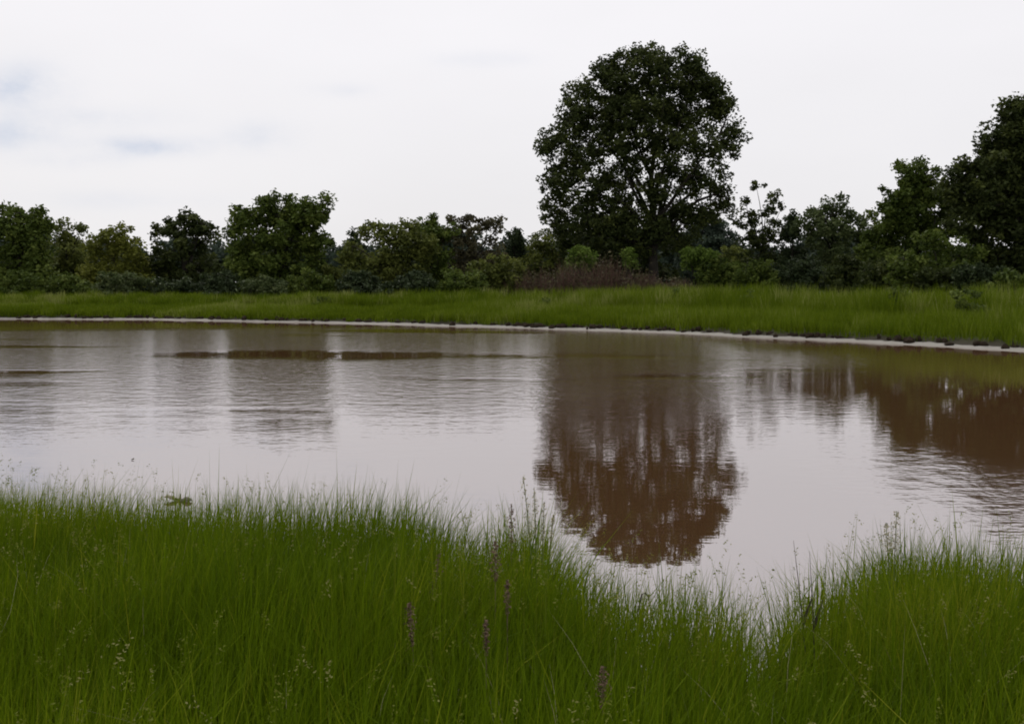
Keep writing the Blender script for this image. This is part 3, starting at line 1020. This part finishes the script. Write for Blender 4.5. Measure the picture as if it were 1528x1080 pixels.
# ------------------------------------------------------------------ single plants in the foreground
def stalk(name, label, cat, px, tip_py, d, head_px, mat_head, mat_stem, group=None, width=.03, lean=0.0, nseeds=220, seed=.012, open_=0.0):
    """a seed stalk whose tip is seen at (px, tip_py); head_px = length of the seed head in photo pixels"""
    tip = P(px, tip_py, d)
    bx = tip[0] - lean
    g = float(near_z(np.array(bx), np.array(d)))
    root = empty(name, (bx, d, max(g, -.2)), label, cat, group)
    base = np.array([bx, d, max(g, -.2) - .03])
    tt = np.linspace(0, 1, 7)
    pts = base + (tip - base) * tt[:, None]
    pts[:, 0] = bx + (tip[0] - bx) * tt ** 1.7
    mb = MB(); mb.tube(pts, np.linspace(.0045, .0018, 7), 5)
    mb.build('stem', mat_stem, root)
    L = head_px * d / F
    u = rng.uniform(0, 1, nseeds)
    zc = tip[2] - u * L
    ft = np.clip((zc - base[2]) / (tip[2] - base[2]), 0, 1)
    xc = bx + (tip[0] - bx) * ft ** 1.7
    prof = np.sin(np.clip(u, .03, 1) ** .7 * np.pi * .93) * .9 + .12
    r = width * prof * np.sqrt(rng.uniform(0, 1, nseeds))
    a = rng.uniform(0, 6.28, nseeds)
    lump_ = 1 + .5 * np.sin(u * 40 + px)
    c = np.stack([xc + r * lump_ * np.cos(a), d + r * lump_ * np.sin(a), zc + open_ * r], 1)
    v, f = quad_leaves(c, seed, aspect=.7)
    mesh_obj('seed_head', v, [f], mat_head, root)
    return root


def dn(px, tip=TIP):
    """distance of the grass edge at column px"""
    py = np.interp(px, [a for a, b in near_px], [b for a, b in near_px])
    return (HC - tip) * F / (py - 425)


G_d = 'rust brown dock stalks in the near grass'
stalk('dock_stalk', 'dark purple brown dock stalk standing highest against the water', 'weed', 763, 752, 6.2, 75, M_dock, M_stem, G_d, .022)
stalk('dock_stalk', 'rust red dock stalk just below the highest dark stalk', 'weed', 739, 808, 5.0, 60, M_dock, M_stem, G_d, .024)
stalk('dock_stalk', 'long brown dock stalk with a broken look left of the rust red one', 'weed', 655, 826, 5.3, 90, M_dock, M_stem, G_d, .026, .06)
stalk('dock_stalk', 'greyish brown dock stalk at the left among pale wisps', 'weed', 611, 898, 4.3, 70, M_dock, M_stem, G_d, .022, -.03)
stalk('dock_stalk', 'short dock stalk with pale tips near the bottom of the near grass', 'weed', 900, 995, 3.7, 65, M_dock, M_stem, G_d, .024)
stalk('dock_stalk', 'thin brown dock stalk half sunk in grass below the rust red one', 'weed', 757, 865, 4.6, 55, M_dock, M_stem, G_d, .014)
stalk('dock_stalk', 'faint brown dock stalk low in the grass near the lower centre', 'weed', 725, 925, 4.0, 55, M_dock, M_stem, G_d, .012)
G_p = 'pale grass plumes at the near water edge'
for px, py, hp, wd, ln, lab in [(781, 712, 95, .022, -.07, 'tallest pale grass plume leaning left at the water edge'),
                                (797, 728, 70, .018, -.02, 'pale grass plume beside the tallest one'),
                                (812, 748, 60, .016, .02, 'short pale grass plume at the right of the plume cluster'),
                                (826, 768, 40, .012, .05, 'small tan plume leaning right at the end of the cluster')]:
    stalk('grass_plume', lab, 'plume', px, py, 5.9, hp, M_plume, M_greenstem, G_p, wd, ln, 150, .011)
for px, py, hp, wd, ln, lab in [(1338, 762, 60, .03, .01, 'tall flowering weed topping the right hand grass clump'),
                                (1322, 780, 45, .03, -.05, 'shorter flowering weed leaning left on the right hand clump')]:
    stalk('flowering_weed', lab, 'weed', px, py, 5.6, hp, M_plume, M_greenstem, 'flowering weeds on the right clump', wd, ln, 170, .011)

for px, y0, d, h_, lean, lab in [(141, 712, 7.0, .0, .01, 'dark upright dead reed standing against the water on the left'),
                                 (1184, 806, 5.0, .0, -.1, 'dark reed leaning left beside the gap in the near grass'),
                                 (1208, 822, 5.0, .0, -.05, 'shorter dark reed next to the leaning one')]:
    tip = P(px, y0, d)
    g = max(float(near_z(np.array(tip[0]), np.array(d))), -.2)
    bx = tip[0] - lean
    pts = np.array([[bx + (tip[0] - bx) * s ** 1.5, d, g - .03 + (tip[2] - g + .03) * s] for s in np.linspace(0, 1, 6)])
    mb = MB(); mb.tube(pts, np.array([.003, .003, .0032, .003, .0022, .0008]), 5)
    # a clasping leaf
    a = pts[3]
    mb.add([a, a + np.array([.012, 0, .02]), a + np.array([.05, .01, .16]), a + np.array([.002, 0, .05])], [(0, 1, 2, 3)])
    prop(mb.build('reed', M_darkstem), lab, 'reed', 'dark dead reeds at the near water edge')

# folded reed
c0 = P(951, 915, 4.95); c1 = P(958, 886, 4.95); c2 = P(968, 890, 4.95); c3 = P(973, 925, 4.95)
g = float(near_z(np.array(c0[0]), np.array(4.95)))
mb = MB()
mb.tube([[c0[0], 4.95, max(g, -.2)], c0, c1, (c1 + c2) / 2 + np.array([0, 0, .012]), c2, c3], [.0035, .0035, .0035, .0035, .003, .0015], 6)
prop(mb.build('folded_reed', M_darkstem), 'dark reed folded over into a small arch at the grass edge', 'reed')


# driftwood snag on the water behind the left grass
def driftwood():
    d = 11.4
    a = P(244, 745, d); b = P(288, 746, d)
    root = empty('driftwood', ((a[0] + b[0]) / 2, d, 0), 'dark driftwood snag with an upright stub floating behind the left grass', 'driftwood')
    y = d
    x0, x1 = a[0], b[0]
    L = x1 - x0
    mb = MB()
    zz = a[2]
    mb.tube([[x0 + L * t, y + .03 * math.sin(t * 5), zz + dz] for t, dz in ((.18, .012), (.35, .0), (.5, -.012), (.65, -.008), (.8, .012), (.9, .01), (1.0, -.004))],
            [.010, .015, .019, .018, .026, .02, .005], 8)
    mb.tube([[x0 + L * .84, y, zz], [x0 + L * .86, y - .03, zz - .03], [x0 + L * .85, y - .05, zz - .09]], [.02, .018, .012], 6)
    mb.build('log', M_drift, root)
    mb = MB()
    mb.tube([[x0 + L * .56, y, zz], [x0 + L * .57, y, zz + .03], [x0 + L * .565, y + .01, zz + .058]], [.012, .01, .007], 6)
    mb.build('stub', M_drift, root)
    mb = MB()
    mb.tube([[x0 + L * .42, y, zz + .004], [x0 + L * .25, y + .02, zz + .018], [x0 + L * .1, y + .03, zz + .03], [x0, y + .03, zz + .022]], [.018, .02, .017, .007], 7)
    mb.build('broken_end', M_pale, root)
    mb = MB()
    mb.tube([[x0 + L * .45, y, zz], [x0 + L * .44, y, -.2]], [.014, .02], 6)
    mb.build('prop_root', M_drift, root)


driftwood()

p = P(198, 689, K / (688 - 425))
mb = MB()
mb.add([[p[0] - .022, p[1], .008], [p[0], p[1] - .04, .01], [p[0] + .025, p[1], .014], [p[0], p[1] + .04, .024],
        [p[0], p[1], .004]], [(0, 1, 4, 3), (1, 2, 3, 4)])
prop(mb.build('floating_leaf', M_darkstem), 'tiny dark curled leaf floating on the open water at left', 'leaf')
